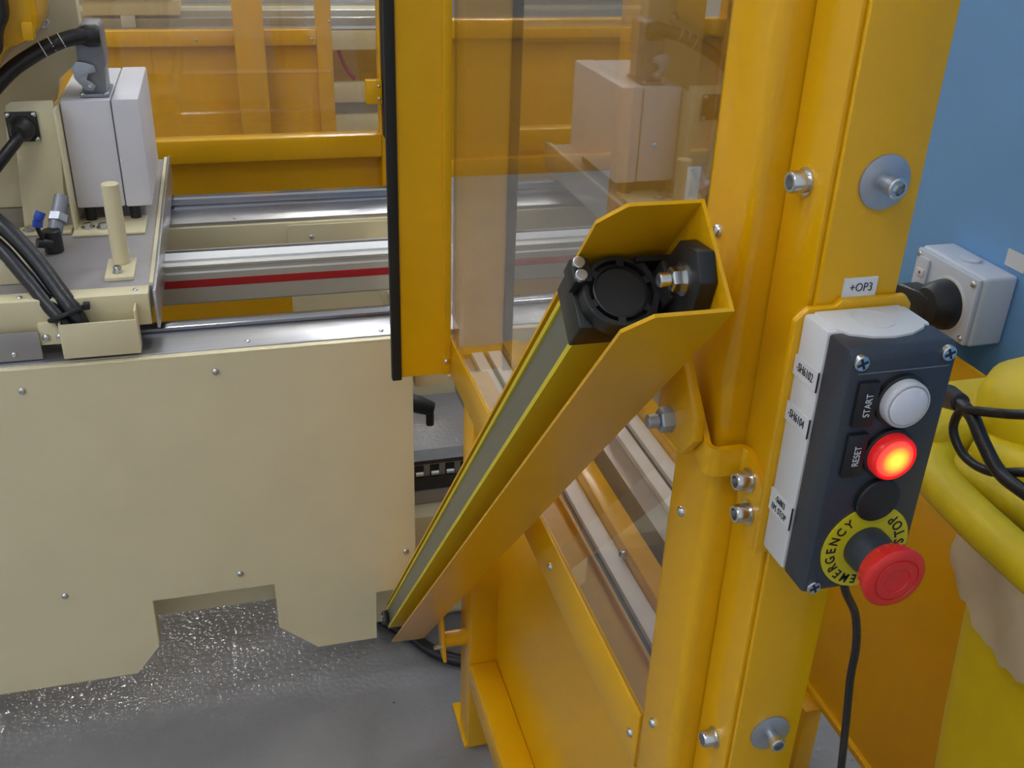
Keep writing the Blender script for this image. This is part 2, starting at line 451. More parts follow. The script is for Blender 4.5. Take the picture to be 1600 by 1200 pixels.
# ================================================================== tilted channel with light curtain
def T(x, s, n):
    return (x, 0.668*s + 0.744*n, -0.744*s + 0.668*n)
TF = lambda u, v, w_: T(u, v, w_)           # polygon in (x, s), extruded along n
TC = lambda u, v, w_: T(u, w_, v)           # cross-section (x, n), extruded along s
ch = thing('sensor_channel', 'long yellow U-shaped sheet metal channel sloping down to the left in front of the fence', 'channel', T(0.275, 0.15, 1.248))
prof = [(0.210, -0.598), (0.225, -0.617), (0.275, -0.617), (0.275, 0.918), (0.262, 0.922), (0.210, 0.905)]
mk('flange', prism(B(), prof, TF, 1.2105, 1.2130), 'yellow', ch, smooth=False)
mk('flange', prism(B(), prof, TF, 1.2835, 1.2860), 'yellow', ch, smooth=False)
mk('web', prism(B(), [(0.2725, -0.617), (0.275, -0.617), (0.275, 0.918), (0.2725, 0.918)], TF, 1.2130, 1.2835), 'yellow', ch, smooth=False)
# lower support: angle plate + standoff to the far post
mk('support_plate', prism(B(), [(1.325, 0.232), (1.357, 0.232), (1.410, 0.365), (1.375, 0.380)], AX['x'], 0.2755, 0.2815, 0.001), 'yellow', ch)
mk('standoff', cyl(B(), (0.2815, 1.352, 0.262), (0.322, 1.352, 0.262), 0.0145, 20), 'yellow', ch)
mk('stud', cyl(B(), (0.262, 1.345, 0.252), (0.2755, 1.345, 0.252), 0.004, 10), 'zinc', ch)

lc = thing('light_curtain', 'slim lemon yellow light curtain sensor with grey window lying in the sloping channel', 'light curtain', T(0.24, 0.2, 1.262))
hp = [(0.209, 1.2400), (0.262, 1.2400), (0.262, 1.2775), (0.209, 1.2775), (0.209, 1.2735), (0.2130, 1.2722), (0.2130, 1.2458), (0.209, 1.2445)]
mk('housing', prism(B(), hp, TC, -0.515, 0.918), 'lemon', lc, smooth=False)
mk('sensor_window', prism(B(), [(0.2105, 1.2460), (0.2130, 1.2460), (0.2130, 1.2720), (0.2105, 1.2720)], TC, -0.510, 0.915), 'window', lc, smooth=False, label='dark grey optical window')
mk('end_cap', prism(B(), [(0.2085, 1.2395), (0.2625, 1.2395), (0.2625, 1.2780), (0.2085, 1.2780)], TC, 0.9185, 0.930, 0.001), 'black', lc)
cc = mk('connector', prism(B(), [(0.1985, 1.250), (0.2083, 1.250), (0.2083, 1.272), (0.1985, 1.272)], TC, 0.896, 0.936, 0.002), 'black', lc)
mk('pin', cyl(B(), T(0.1986, 0.908, 1.262), T(0.1968, 0.908, 1.262), 0.0035, 10), 'zinc', cc)
mk('pin', cyl(B(), T(0.1986, 0.925, 1.258), T(0.1968, 0.925, 1.258), 0.0035, 10), 'zinc', cc)
# upper end block and pivot bracket
mk('end_block', prism(B(), [(0.2045, 1.2375), (0.252, 1.2375), (0.252, 1.2800), (0.2045, 1.2800)], TC, -0.545, -0.5155, 0.0015), 'black', lc, label='black end block')
pb = mk('pivot_bracket', B(), 'black', lc, label='black rotating bracket with round disc')
bm = B()
cx, cn = 0.2325, 1.2555
ax_s = Vector(T(0, -1, 0))
lathe(bm, [(0.0255, 0.0), (0.0255, 0.013), (0.0245, 0.014), (0.0220, 0.014), (0.0215, 0.009), (0.0190, 0.009), (0.0188, 0.0135), (0.0178, 0.0140), (0.0170, 0.0115), (0, 0.0115)], T(cx, -0.545, cn), ax_s, 40)
for k in range(6):       # ribs bridging the groove round the disc
    a0 = math.radians(20 + 60*k)
    c0 = (cx+0.0205*math.cos(a0), cn+0.0205*math.sin(a0))
    r_, u_ = (math.cos(a0), math.sin(a0)), (-math.sin(a0), math.cos(a0))
    q = [(c0[0]+i*0.0022*r_[0]+j*0.0025*u_[0], c0[1]+i*0.0022*r_[1]+j*0.0025*u_[1]) for i, j in ((-1,-1),(1,-1),(1,1),(-1,1))]
    prism(bm, q, TC, -0.5588, -0.550)
def bar(bm, a, b, wdt, s0, s1):
    d = Vector((b[0]-a[0], b[1]-a[1])).normalized(); nn = Vector((-d.y, d.x))*wdt/2
    prism(bm, [(a[0]+nn.x, a[1]+nn.y), (a[0]-nn.x, a[1]-nn.y), (b[0]-nn.x, b[1]-nn.y), (b[0]+nn.x, b[1]+nn.y)], TC, s0, s1)
bar(bm, (0.246, 1.2760), (0.270, 1.2755), 0.004, -0.562, -0.545)
bar(bm, (0.246, 1.2345), (0.270, 1.2330), 0.004, -0.562, -0.545)
bar(bm, (0.250, 1.2740), (0.262, 1.2450), 0.004, -0.560, -0.545)
bar(bm, (0.250, 1.2365), (0.262, 1.2650), 0.004, -0.560, -0.545)
prism(bm, [(0.257, 1.240), (0.270, 1.240), (0.270, 1.268), (0.257, 1.268)], TC, -0.575, -0.548, 0.002)
prism(bm, [(0.254, 1.2295), (0.270, 1.2295), (0.270, 1.2780), (0.254, 1.2780)], TC, -0.548, -0.544)
me_old = pb.data
bmesh.ops.translate(bm, verts=bm.verts[:], vec=-Vector(ORG[lc.name]))
pb.data = to_me('pivot_bracket', bm, 'black'); bpy.data.meshes.remove(me_old)
# base block on the web, hexagonal in outline
mk('bracket_base', prism(B(), [(-0.612, 1.232), (-0.618, 1.250), (-0.600, 1.268), (-0.560, 1.268), (-0.545, 1.250), (-0.560, 1.2215), (-0.590, 1.2215)],
                         lambda u, v, w_: T(w_, u, v), 0.2605, 0.2724, 0.0012), 'black', lc, label='black bracket base')
nut = mk('nut', lathe(B(), [(0.0095, 0), (0.0095, 0.0018), (0.0078, 0.0019), (0.0078, 0.0080), (0.007, 0.0088), (0, 0.0088)], T(0.2605, -0.592, 1.2455), (-1, 0, 0), 6), 'zinc', lc, smooth=False, label='zinc plated nut')
mk('flat_washer', lathe(B(), [(0.0108, 0), (0.0108, 0.0016), (0, 0.0016)], T(0.2605, -0.592, 1.2455), (-1, 0, 0), 24), 'zinc', nut)
mk('stud', cyl(B(), T(0.2516, -0.592, 1.2455), T(0.2440, -0.592, 1.2455), 0.0048, 14, ch=0.0008), 'zinc', lc)
mk('clamp_lug', prism(B(), [(0.201, 1.262), (0.214, 1.262), (0.214, 1.279), (0.201, 1.279)], TC, -0.563, -0.546, 0.0015), 'black', lc)
put('clamp_screw', to_me('clamp_screw', lathe(B(), [(0.0042, 0), (0.0042, 0.003), (0.0036, 0.0036), (0, 0.0036)], (0,0,0), (0,0,1), 14), 'zinc'), lc, T(0.2060, -0.563, 1.2745), ax_s)
put('clamp_screw', bpy.data.meshes['clamp_screw'], lc, T(0.2060, -0.563, 1.2655), ax_s)
put('clamp_screw', bpy.data.meshes['clamp_screw'], lc, T(0.2220, -0.5455, 1.2415), ax_s)

# Z-shaped bracket joining channel and post
z = thing('offset_bracket', 'yellow Z-bent bracket bolted to the post below the channel', 'bracket', (0.315, 0.54, 1.13))
def bent(path, th):
    P = [Vector((a, b)) for a, b in path]
    L_, R_ = [], []
    for k, q in enumerate(P):
        d = (P[min(k+1, len(P)-1)] - P[max(k-1, 0)]).normalized()
        nn = Vector((-d.y, d.x))*th/2
        L_.append(tuple(q+nn)); R_.append(tuple(q-nn))
    return L_ + R_[::-1]
rad = math.radians
zpath = [(0.3012, 0.592), (0.3012, 0.570), (0.3012, 0.5475)]
zpath += [(0.3082-0.007*math.cos(rad(a)), 0.5455-0.007*math.sin(rad(a))) for a in (0, 22, 45, 68, 90)]
zpath += [(0.3225+0.006*math.sin(rad(a)), 0.5325+0.006*math.cos(rad(a))) for a in (0, 22, 45, 68, 90)]
zpath += [(0.3285, 0.520), (0.3285, 0.5035)]
ztop = [1.184, 1.166, 1.1435] + [1.1415, 1.1405, 1.140, 1.140, 1.140] + [1.140, 1.140, 1.1395, 1.139, 1.138] + [1.133, 1.120]
zbot = [1.140, 1.130, 1.1205] + [1.1190, 1.118, 1.118, 1.118, 1.118] + [1.117, 1.110, 1.100, 1.092, 1.088] + [1.080, 1.084]
outl = bent(zpath, 0.0046)
k_ = len(zpath)
bm = B()
st = []
for q in range(k_):
    a, b = outl[q], outl[2*k_-1-q]
    st.append([bm.verts.new((a[0], a[1], ztop[q])), bm.verts.new((b[0], b[1], ztop[q])), bm.verts.new((b[0], b[1], zbot[q])), bm.verts.new((a[0], a[1], zbot[q]))])
for u, v in zip(st, st[1:]):
    for e in range(4):
        bm.faces.new((u[e], u[(e+1) % 4], v[(e+1) % 4], v[e]))
bm.faces.new(st[0]); bm.faces.new(st[-1])
bmesh.ops.recalc_face_normals(bm, faces=bm.faces[:])
mk('bent_strap', bm, 'yellow', z)
mk('backing_lug', prism(B(), [(0.610, 1.195), (0.580, 1.195), (0.549, 1.160), (0.547, 1.142), (0.563, 1.122), (0.608, 1.122)], AX['x'], 0.290, 0.2983, 0.0012), 'yellow', z)
put('socket_bolt', ME['socket'], z, (0.3262, 0.5250, 1.120), (-1, 0, 0))
put('socket_bolt', ME['socket'], z, (0.3262, 0.5195, 1.0965), (-1, 0, 0))
mk('nut', lathe(B(), [(0.0095, 0), (0.0095, 0.0085), (0.0082, 0.0098), (0, 0.0098)], (0.290, 0.584, 1.140), (-1, 0, 0), 6), 'washer', z, smooth=False)
mk('stud', cyl(B(), (0.2802, 0.584, 1.140), (0.271, 0.584, 1.140), 0.0052, 14, ch=0.0008), 'washer', z)

# ================================================================== control box
cb = thing('control_box', 'charcoal and white push button box with red emergency stop on the foreground post', 'control box', (0.357, 0.46, 1.09))
mk('mounting_plate', prism(B(), [(0.318, 1.083), (0.397, 1.083), (0.397, 1.262), (0.392, 1.268), (0.348, 1.268), (0.344, 1.264), (0.326, 1.264), (0.318, 1.256)], AX['y'], 0.4905, 0.4958, 0.001), 'yellow', cb)
mk('enclosure_base', bbox(B(), (0.322, 0.462, 1.090), (0.392, 0.4904, 1.262), 0.003), 'offwhite', cb, label='white enclosure base')
cov = mk('enclosure_cover', prism(B(), [(0.435, 1.094), (0.4385, 1.0905), (0.4618, 1.0905), (0.4618, 1.2615), (0.4405, 1.2615), (0.435, 1.257)], AX['x'], 0.3225, 0.3915, 0.0022), 'charcoal', cb, label='charcoal blue enclosure cover')
# white top tongue reaching forward over the cover with knock-out ring
mk('top_tongue', prism(B(), [(0.328, 0.4640), (0.332, 0.4560), (0.344, 0.4500), (0.357, 0.4480), (0.370, 0.4500), (0.382, 0.4560), (0.386, 0.4640), (0.386, 0.4880), (0.328, 0.4880)], AX['z'], 1.2600, 1.2632, 0.0006), 'offwhite', cb)
mk('knockout_ring', lathe(B(), [(0.0130, 0), (0.0130, 0.0006), (0.0122, 0.0006), (0.0122, 0)], (0.357, 0.4715, 1.2630), (0, 0, 1), 32), 'offwhite', cb)
mk('cover_seam', bbox(B(), (0.3275, 0.4343, 1.2475), (0.3870, 0.4352, 1.2479)), 'greyhood', cov, smooth=False)
YF = 0.435
for x, zz in ((0.3285, 1.2545), (0.3850, 1.2555), (0.3285, 1.0965), (0.3850, 1.0965)):
    sc = put('panel_screw', ME['pscrew'], cb, (x, YF, zz), (0, -1, 0), 0.4)
    sl = bpy.data.objects.new('slot', ME['pslot']); C.objects.link(sl); sl.parent = sc
BX = 0.3585
mk('collar', lathe(B(), [(0.0165, 0), (0.0165, 0.003), (0.0158, 0.0035), (0, 0.0035)], (BX, YF, 1.2287), (0, -1, 0), 32), 'black', cb)
mk('collar', lathe(B(), [(0.0165, 0), (0.0165, 0.003), (0.0158, 0.0035), (0, 0.0035)], (BX, YF, 1.1930), (0, -1, 0), 32), 'black', cb)
sb = mk('start_button', lathe(B(), [(0.0147, 0.0035), (0.0147, 0.0085), (0.0140, 0.0097), (0.0132, 0.0100), (0.0126, 0.0088), (0, 0.0088)], (BX, YF, 1.2287), (0, -1, 0), 36), 'clear', cb, label='start button with white lens')
mk('lens', lathe(B(), [(0.0124, 0.0080), (0.0122, 0.0100), (0.0112, 0.0108), (0, 0.0112)], (BX, YF, 1.2287), (0, -1, 0), 36), 'whitelens', sb, label='white lens')
rb = mk('reset_button', lathe(B(), [(0.0147, 0.0035), (0.0147, 0.0085), (0.0140, 0.0097), (0.0132, 0.0100), (0.0126, 0.0088), (0, 0.0088)], (BX, YF, 1.1930), (0, -1, 0), 36), 'redlamp', cb, label='reset button glowing red')
ln = put('lens', to_me('lit_lens', lathe(B(), [(0.0122, -0.003), (0.0120, -0.001), (0.0108, 0.0002), (0, 0.0008)], (0,0,0), (0,0,1), 36), 'lens'), rb, (BX, YF-0.0105, 1.1930), (0, -1, 0), label='lit red and orange lens')
ln.parent = rb
for k, (txt, zz) in enumerate((('START', 1.2285), ('RESET', 1.1945))):
    lp = mk('legend_plate', bbox(B(), (0.3290, 0.4315, zz-0.0145), (0.3420, 0.4349, zz+0.0145), 0.0006), 'black', cb, label='black legend plate')
    lettering(txt, 0.0062, (0.3362, 0.4312, zz), (0, 0, 1), (-1, 0, 0), 'paint_white', lp, sx=0.85)
mk('blanking_plug', lathe(B(), [(0.0148, 0), (0.0148, 0.0035), (0.0138, 0.0045), (0, 0.0048)], (BX, YF, 1.1600), (0, -1, 0), 36), 'black', cb, label='black blanking plug')
ZE = 1.1240
ring = mk('warning_ring', lathe(B(), [(0.0300, 0), (0.0300, 0.0016), (0.0120, 0.0016), (0.0120, 0)], (BX, YF, ZE), (0, -1, 0), 56), 'ringyellow', cb, label='yellow ring reading emergency stop')
bm = B()
def ring_letters(word, a0, a1, outward, rad, size):
    for i, c in enumerate(word):
        a = math.radians(a0 + (a1-a0)*i/(len(word)-1))
        t_ = text_bm(c, size, sx=0.85, off=0.00010)
        up = Vector((math.cos(a), 0, math.sin(a))) * (1 if outward else -1)
        r = Vector((up.z, 0, -up.x))
        nrm = Vector((0, -1, 0))
        o = Vector((BX + rad*math.cos(a), YF-0.0018, ZE + rad*math.sin(a)))
        mt = Matrix(((r.x, up.x, nrm.x, o.x), (r.y, up.y, nrm.y, o.y), (r.z, up.z, nrm.z, o.z), (0, 0, 0, 1)))
        t_.transform(mt)
        add(bm, t_)
ring_letters('EMERGENCY', 262, 128, True, 0.0240, 0.0092)
mk('lettering', bm, 'ink', ring, smooth=False)
bm = B()
ring_letters('STOP', 2, 50, False, 0.0243, 0.0098)
mk('lettering', bm, 'ink', ring, smooth=False)
es = mk('emergency_stop', lathe(B(), [(0.0140, 0.0205), (0.0165, 0.0208), (0.0178, 0.0225), (0.0190, 0.0275), (0.0207, 0.0318), (0.0207, 0.0332), (0.0196, 0.0345), (0.0172, 0.0352), (0.0150, 0.0355), (0.0146, 0.0347), (0.0140, 0.0347), (0.0136, 0.0357), (0.0088, 0.0359), (0.0085, 0.0351), (0, 0.0350)], (BX, YF, ZE), (0, -1, 0), 48), 'red', cb, label='red mushroom emergency stop button')
mk('stem', lathe(B(), [(0.0150, 0.0016), (0.0150, 0.0080), (0.0138, 0.0180), (0.0138, 0.0236), (0, 0.0236)], (BX, YF, ZE), (0, -1, 0), 32), 'charcoal', es)
bm = B()
for k in range(24):
    a = 2*math.pi*k/24
    c = Vector((BX + 0.0185*math.cos(a), YF-0.0252, ZE + 0.0185*math.sin(a)))
    cyl(bm, c+Vector((0, 0.0022, 0)), c-Vector((0, 0.0022, 0)), 0.0005, 6)
mk('grip_ribs', bm, 'red', es)
for txt, zz, hh, sz in (('-SH6102', 1.2285, 0.0066, 0.0082), ('-SH6104', 1.1965, 0.0066, 0.0082), ('-S6803\nEM. STOP', 1.1300, 0.0084, 0.0066)):
    lb = mk('side_label', bbox(B(), (0.3215, 0.4630, zz-hh), (0.3220, 0.4897, zz+hh), 0.0001), 'label', cb, smooth=False, label='white engraved side label')
    lines = txt.split('\n')
    for k, t_ in enumerate(lines):
        lettering(t_, sz, (0.3213, 0.4768, zz + 0.0036*(len(lines)-1)*(1-2*k)), (0, -1, 0), (0, 0, 1), 'ink', lb, sx=0.66)
    mk('label_edge', bbox(B(), (0.3214, 0.4622, zz-hh), (0.3221, 0.4630, zz+hh)), 'ink', lb, smooth=False)

cc = thing('control_cable', 'thin black cable hanging below the control box', 'cable', (0.375, 0.475, 1.09))
mk('gland', cyl(B(), (0.371, 0.466, 1.074), (0.371, 0.466, 1.090), 0.0055, 16), 'black', cc)
mk('cord', tube(B(), [(0.371, 0.466, 1.082), (0.378, 0.466, 1.060), (0.394, 0.470, 1.033), (0.403, 0.472, 1.001), (0.405, 0.472, 0.969), (0.408, 0.470, 0.936), (0.416, 0.470, 0.872), (0.43, 0.47, 0.75)], 0.0030), 'hose', cc)

# ================================================================== isolator on the blue partition
iso = thing('isolator_switch', 'pale grey isolator switch with black rotary knob on the blue partition', 'switch', (0.93, 1.055, 0.95))
mk('body', bbox(B(), (0.9040, 0.990, 0.948), (0.9548, 1.122, 1.044), 0.005, 3), 'isowhite', iso)
mk('front_plate', bbox(B(), (0.8965, 0.992, 0.950), (0.9038, 1.120, 1.042), 0.003), 'isowhite', iso)
mk('indicator_rail', bbox(B(), (0.8925, 1.088, 0.958), (0.8964, 1.110, 1.034), 0.0015), 'isowhite', iso)
iw = mk('indicator_window', bbox(B(), (0.8905, 1.092, 1.008), (0.8926, 1.106, 1.018), 0.0005), 'paint_white', iso)
mk('red_dot', lathe(B(), [(0.002, 0), (0.002, 0.0004), (0, 0.0004)], (0.8905, 1.099, 1.013), (-1, 0, 0), 10), 'redstripe', iw)
kn = mk('rotary_knob', lathe(B(), [(0.034, 0), (0.034, 0.006), (0.031, 0.022), (0.024, 0.033), (0.012, 0.037), (0, 0.0375)], (0.8964, 1.040, 0.990), (-1, 0, 0), 32), 'black', iso, label='black rotary knob')
mk('pointer_grip', prism(B(), [(1.030, 0.974), (1.052, 0.972), (1.100, 0.983), (1.104, 0.992), (1.098, 1.000), (1.050, 1.006), (1.030, 1.004)], AX['x'], 0.858, 0.892, 0.004), 'black', kn)
mk('knob_ring', lathe(B(), [(0.037, 0), (0.037, 0.002), (0, 0.002)], (0.8964, 1.040, 0.990), (-1, 0, 0), 32), 'paint_white', iso)
for y, zz in ((1.000, 1.034), (1.112, 1.034), (1.000, 0.958), (1.112, 0.958)):
    put('corner_screw', ME['rivet'], iso, (0.8965, y, zz), (-1, 0, 0))
mk('knockout_cap', lathe(B(), [(0.014, 0), (0.014, 0.004), (0.012, 0.005), (0, 0.005)], (0.930, 1.055, 1.043), (0, 0, 1), 24), 'isowhite', iso)
tg = box('wall_tag', (0.9532, 0.985, 1.050), (0.9549, 1.020, 1.072), 'label', None, org=(0.954, 1.0, 1.06))
tag(tg, 'small white tag on the blue partition above the isolator switch', 'tag')

# yellow lower panel in front of the partition
gp = thing('lower_panel', 'yellow sheet panel low down behind the foreground post', 'panel', (0.905, 1.1, 0.2))
mk('sheet', bbox(B(), (0.900, 0.45, 0.215), (0.903, 1.46, 0.930)), 'yellow', gp, smooth=False)
mk('bottom_fold', bbox(B(), (0.892, 0.45, 0.205), (0.903, 1.46, 0.218), 0.001), 'yellow', gp)
mk('leg', bbox(B(), (0.866, 1.095, 0.0), (0.8995, 1.160, 0.2045), 0.003), 'yellow', gp)
mk('leg', bbox(B(), (0.905, 1.36, 0.0), (0.950, 1.42, 0.92), 0.003), 'yellow', gp)
mk('leg', bbox(B(), (0.905, 0.46, 0.0), (0.950, 0.52, 0.92), 0.003), 'yellow', gp)

# ================================================================== yellow cart at the right
ct = thing('cleaning_cart', 'yellow plastic cleaning cart with rounded rails and hanging yellow bag right of the control box', 'cart', (0.74, 0.5, 0))
def sack(bm, rings):
    vs = []
    for (x0, x1, y0, y1, zz, r) in rings:
        ringv = []
        for cx_, cy_, a0 in ((x1-r, y1-r, 0), (x0+r, y1-r, 90), (x0+r, y0+r, 180), (x1-r, y0+r, 270)):
            for k in range(5):
                a = math.radians(a0 + 22.5*k)
                ringv.append(bm.verts.new((cx_+r*math.cos(a), cy_+r*math.sin(a), zz)))
        vs.append(ringv)
    for a, b in zip(vs, vs[1:]):
        for i in range(len(a)):
            j = (i+1) % len(a)
            bm.faces.new((a[i], a[j], b[j], b[i]))
    bm.faces.new(vs[0][::-1]); bm.faces.new(vs[-1])
    return bm
mk('bag', sack(B(), [(0.690, 0.86, 0.24, 0.600, 0.16, 0.03), (0.665, 0.87, 0.22, 0.612, 0.45, 0.035), (0.632, 0.87, 0.22, 0.616, 0.75, 0.035), (0.614, 0.87, 0.22, 0.615, 0.958, 0.03)]), 'yellow_dull', ct, label='hanging yellow vinyl bag')
mk('rail', tube(B(), [(0.615, 0.20, 0.975), (0.618, 0.50, 0.978), (0.620, 0.640, 0.981), (0.628, 0.690, 0.984), (0.66, 0.715, 0.986)], 0.020, 18), 'yellow_dull', ct)
mk('rail', tube(B(), [(0.668, 0.20, 0.985), (0.666, 0.50, 0.990), (0.664, 0.640, 0.985), (0.652, 0.690, 0.982), (0.625, 0.715, 0.978)], 0.016, 18), 'yellow_dull', ct)
mk('rail', tube(B(), [(0.720, 0.20, 0.995), (0.716, 0.50, 1.000), (0.705, 0.62, 1.002), (0.690, 0.70, 0.990)], 0.022, 18), 'yellow_dull', ct)
mk('end_moulding', bbox(B(), (0.635, 0.705, 0.965), (0.885, 0.800, 1.020), 0.010, 3), 'yellow_dull', ct)
bm = B()
lathe(bm, [(0.001, -0.05), (0.055, -0.048), (0.075, -0.02), (0.078, 0.0), (0.070, 0.022), (0.045, 0.038), (0, 0.044)], (0.765, 0.70, 1.035), (0, 0, 1), 28)
for v in bm.verts:
    v.co.y = 0.70 + (v.co.y-0.70)*0.9
mk('domed_lid', bm, 'yellow_dull', ct)
for xx, yy in ((0.66, 0.27), (0.84, 0.27), (0.66, 0.72), (0.84, 0.72)):
    mk('castor', lathe(B(), [(0.01, -0.012), (0.04, -0.012), (0.042, 0), (0.04, 0.012), (0.01, 0.012)], (xx, yy, 0.042), (1, 0, 0), 20), 'rubber', ct)
mk('chassis', bbox(B(), (0.62, 0.22, 0.084), (0.88, 0.78, 0.159), 0.01), 'yellow_dull', ct)
# liner draped over the rail
bm = B()
edge = [(0.20, 0.90), (0.30, 0.885), (0.40, 0.893), (0.47, 0.887), (0.505, 0.890), (0.528, 0.887), (0.548, 0.894), (0.565, 0.892), (0.580, 0.908), (0.596, 0.914), (0.608, 0.930), (0.616, 0.940)]
def liner_pts(y, zl):
    o = []
    for k in range(7):
        t_ = k/6
        o.append((0.6015 + 0.004*t_ + 0.005*math.sin(t_*3)*math.sin(y*70), y, 0.968 - (0.968-zl)*t_))
    return o
prev = None
lv = []
for i in range(60):
    y = 0.20 + (0.612-0.20)*i/59
    for (a, za), (b, zb) in zip(edge, edge[1:]):
        if a <= y <= b:
            zl = za + (zb-za)*(y-a)/(b-a); break
    lv.append([bm.verts.new(q) for q in liner_pts(y, zl + 0.0025*math.sin(i*2.1))])
for a, b in zip(lv, lv[1:]):
    for k in range(len(a)-1):
        bm.faces.new((a[k], a[k+1], b[k+1], b[k]))
bmesh.ops.solidify(bm, geom=bm.faces[:], thickness=0.0012)
lo = mk('bag_liner', bm, 'liner', None, org=(0.61, 0.45, 0.9))
tag(lo, 'pale crumpled plastic liner hanging below the yellow cart rail', 'liner')
cbl = thing('looped_cable', 'black cables looping over the top of the yellow cart', 'cable', (0.6, 0.62, 1.05))
mk('thin_cable', tube(B(), [(0.62, 0.50, 1.150), (0.60, 0.578, 1.111), (0.60, 0.604, 1.098), (0.60, 0.632, 1.085), (0.602, 0.649, 1.074), (0.604, 0.652, 1.052), (0.606, 0.632, 1.037), (0.606, 0.599, 1.042), (0.61, 0.56, 1.064), (0.63, 0.48, 1.09)], 0.0042), 'hose', cbl)
mk('thick_cable', tube(B(), [(0.608, 0.662, 1.078), (0.602, 0.634, 1.079), (0.600, 0.612, 1.066), (0.600, 0.586, 1.052), (0.60, 0.555, 1.051), (0.61, 0.48, 1.05)], 0.0062), 'hose', cbl)
mk('plug', cyl(B(), (0.622, 0.690, 1.066), (0.606, 0.655, 1.080), 0.0115, 16, 0.0085, ch=0.001), 'black', cbl)

# ================================================================== robot track (runs along x)
XL, XR = -1.6, 0.355
tr = thing('robot_track', 'cream linear robot track with steel rails and notched front cover', 'robot track', (0, 1.95, 0))
cov_pts = [(XL, 0.108), (-0.264, 0.108), (-0.219, 0.165), (-0.217, 0.273), (0.000, 0.273), (0.002, 0.168), (0.072, 0.104), (0.188, 0.104), (0.190, 0.219), (0.2685, 0.219), (0.2685, 0.757), (XL, 0.757)]
mk('front_cover', prism(B(), cov_pts, AX['y'], 1.560, 1.563), 'cream', tr, smooth=False)
mk('cover_top_fold', bbox(B(), (XL, 1.560, 0.7555), (0.30, 1.574, 0.7605), 0.002), 'cream', tr)
mk('inner_panel', bbox(B(), (-0.40, 1.650, 0.165), (0.03, 1.653, 0.60)), 'cream', tr, smooth=False)
mk('notch_return', bbox(B(), (-0.220, 1.563, 0.17), (-0.217, 1.60, 0.273)), 'cream', tr, smooth=False)
for x, zz in ((-0.357, 0.723), (-0.061, 0.727), (-0.059, 0.308), (-0.360, 0.311), (0.250, 0.308), (-0.66, 0.725), (-0.66, 0.311)):
    put('cover_screw', ME['dome'], tr, (x, 1.560, zz), (0, -1, 0))
mk('front_beam', bbox(B(), (XL, 1.575, 0.698), (XR, 1.660, 0.752), 0.003), 'cream', tr)
mk('rail_base', bbox(B(), (XL, 1.574, 0.7525), (XR, 1.672, 0.762), 0.001), 'steel', tr)
def rail(y0, z0, k=1.0):
    b = B()
    prism(b, [(y0, z0), (y0+0.034, z0), (y0+0.034, z0+0.010), (y0+0.028, z0+0.014), (y0+0.031, z0+0.020), (y0+0.031, z0+0.030), (y0+0.027, z0+0.034), (y0+0.007, z0+0.034), (y0+0.003, z0+0.030), (y0+0.003, z0+0.020), (y0+0.006, z0+0.014), (y0, z0+0.010)], lambda u, v, w_: (w_, u, z0+(v-z0)*k), XL, XR)
    return b
mk('linear_rail', rail(1.655, 0.7535, 0.50), 'rail', tr)
for x in (-0.005, 0.22, -0.55): put('rail_screw', ME['rivet'], tr, (x, 1.592, 0.762), (0, 0, 1))
mk('rear_beam', bbox(B(), (XL, 2.240, 0.665), (XR, 2.300, 0.748), 0.003), 'cream', tr)
mk('rail_base', bbox(B(), (XL, 2.246, 0.748), (XR, 2.345, 0.757), 0.001), 'steel', tr)
mk('linear_rail', rail(2.336, 0.752), 'rail', tr)
put('rail_screw', ME['rivet'], tr, (-0.008, 2.262, 0.757), (0, 0, 1))
mk('rear_cover', prism(B(), [(0.103, 0.40), (XR, 0.40), (XR, 0.742), (0.113, 0.742), (0.106, 0.739), (0.103, 0.732)], AX['y'], 2.2345, 2.2385), 'cream', tr, smooth=False)
put('cover_screw', ME['dome'], tr, (0.157, 2.2345, 0.714), (0, -1, 0))
for x in (-1.4, -0.45, 0.28):
    mk('cross_member', bbox(B(), (x, 1.60, 0.64), (x+0.06, 2.24, 0.698), 0.002), 'cream', tr)
for x, y in ((-1.3, 1.60), (-0.85, 1.60), (-1.3, 2.28), (-0.85, 2.28), (0.16, 2.28)):
    mk('leg', bbox(B(), (x, y, 0.0), (x+0.08, y+0.08, 0.64), 0.003), 'cream', tr)

pf = thing('striped_profile', 'pale aluminium profile with a thin red stripe running between the two rails', 'profile', (0, 1.88, 0.70))
mk('extrusion', prism(B(), [(1.850, 0.732), (1.850, 0.790), (1.853, 0.793), (1.853, 0.799), (1.850, 0.802), (1.850, 0.806), (1.862, 0.809), (1.930, 0.809), (1.930, 0.728), (1.854, 0.728)], AX['x'], XL, XR), 'alu', pf, smooth=False)
mk('red_stripe', bbox(B(), (XL, 1.8492, 0.7625), (XR, 1.8502, 0.7775)), 'redstripe', pf, smooth=False, label='thin red stripe')
mk('top_highlight', bbox(B(), (XL, 1.866, 0.809), (XR, 1.905, 0.8125)), 'paint_white', pf, smooth=False)  # white strip paints the highlight along the top of the profile
mk('slot_strip', bbox(B(), (XL, 1.912, 0.809), (XR, 1.922, 0.8110)), 'darkslot', pf, smooth=False)
for x in (-1.39, -0.44, 0.29):
    mk('support', bbox(B(), (x, 1.86, 0.699), (x+0.04, 1.92, 0.728), 0.001), 'alu', pf)

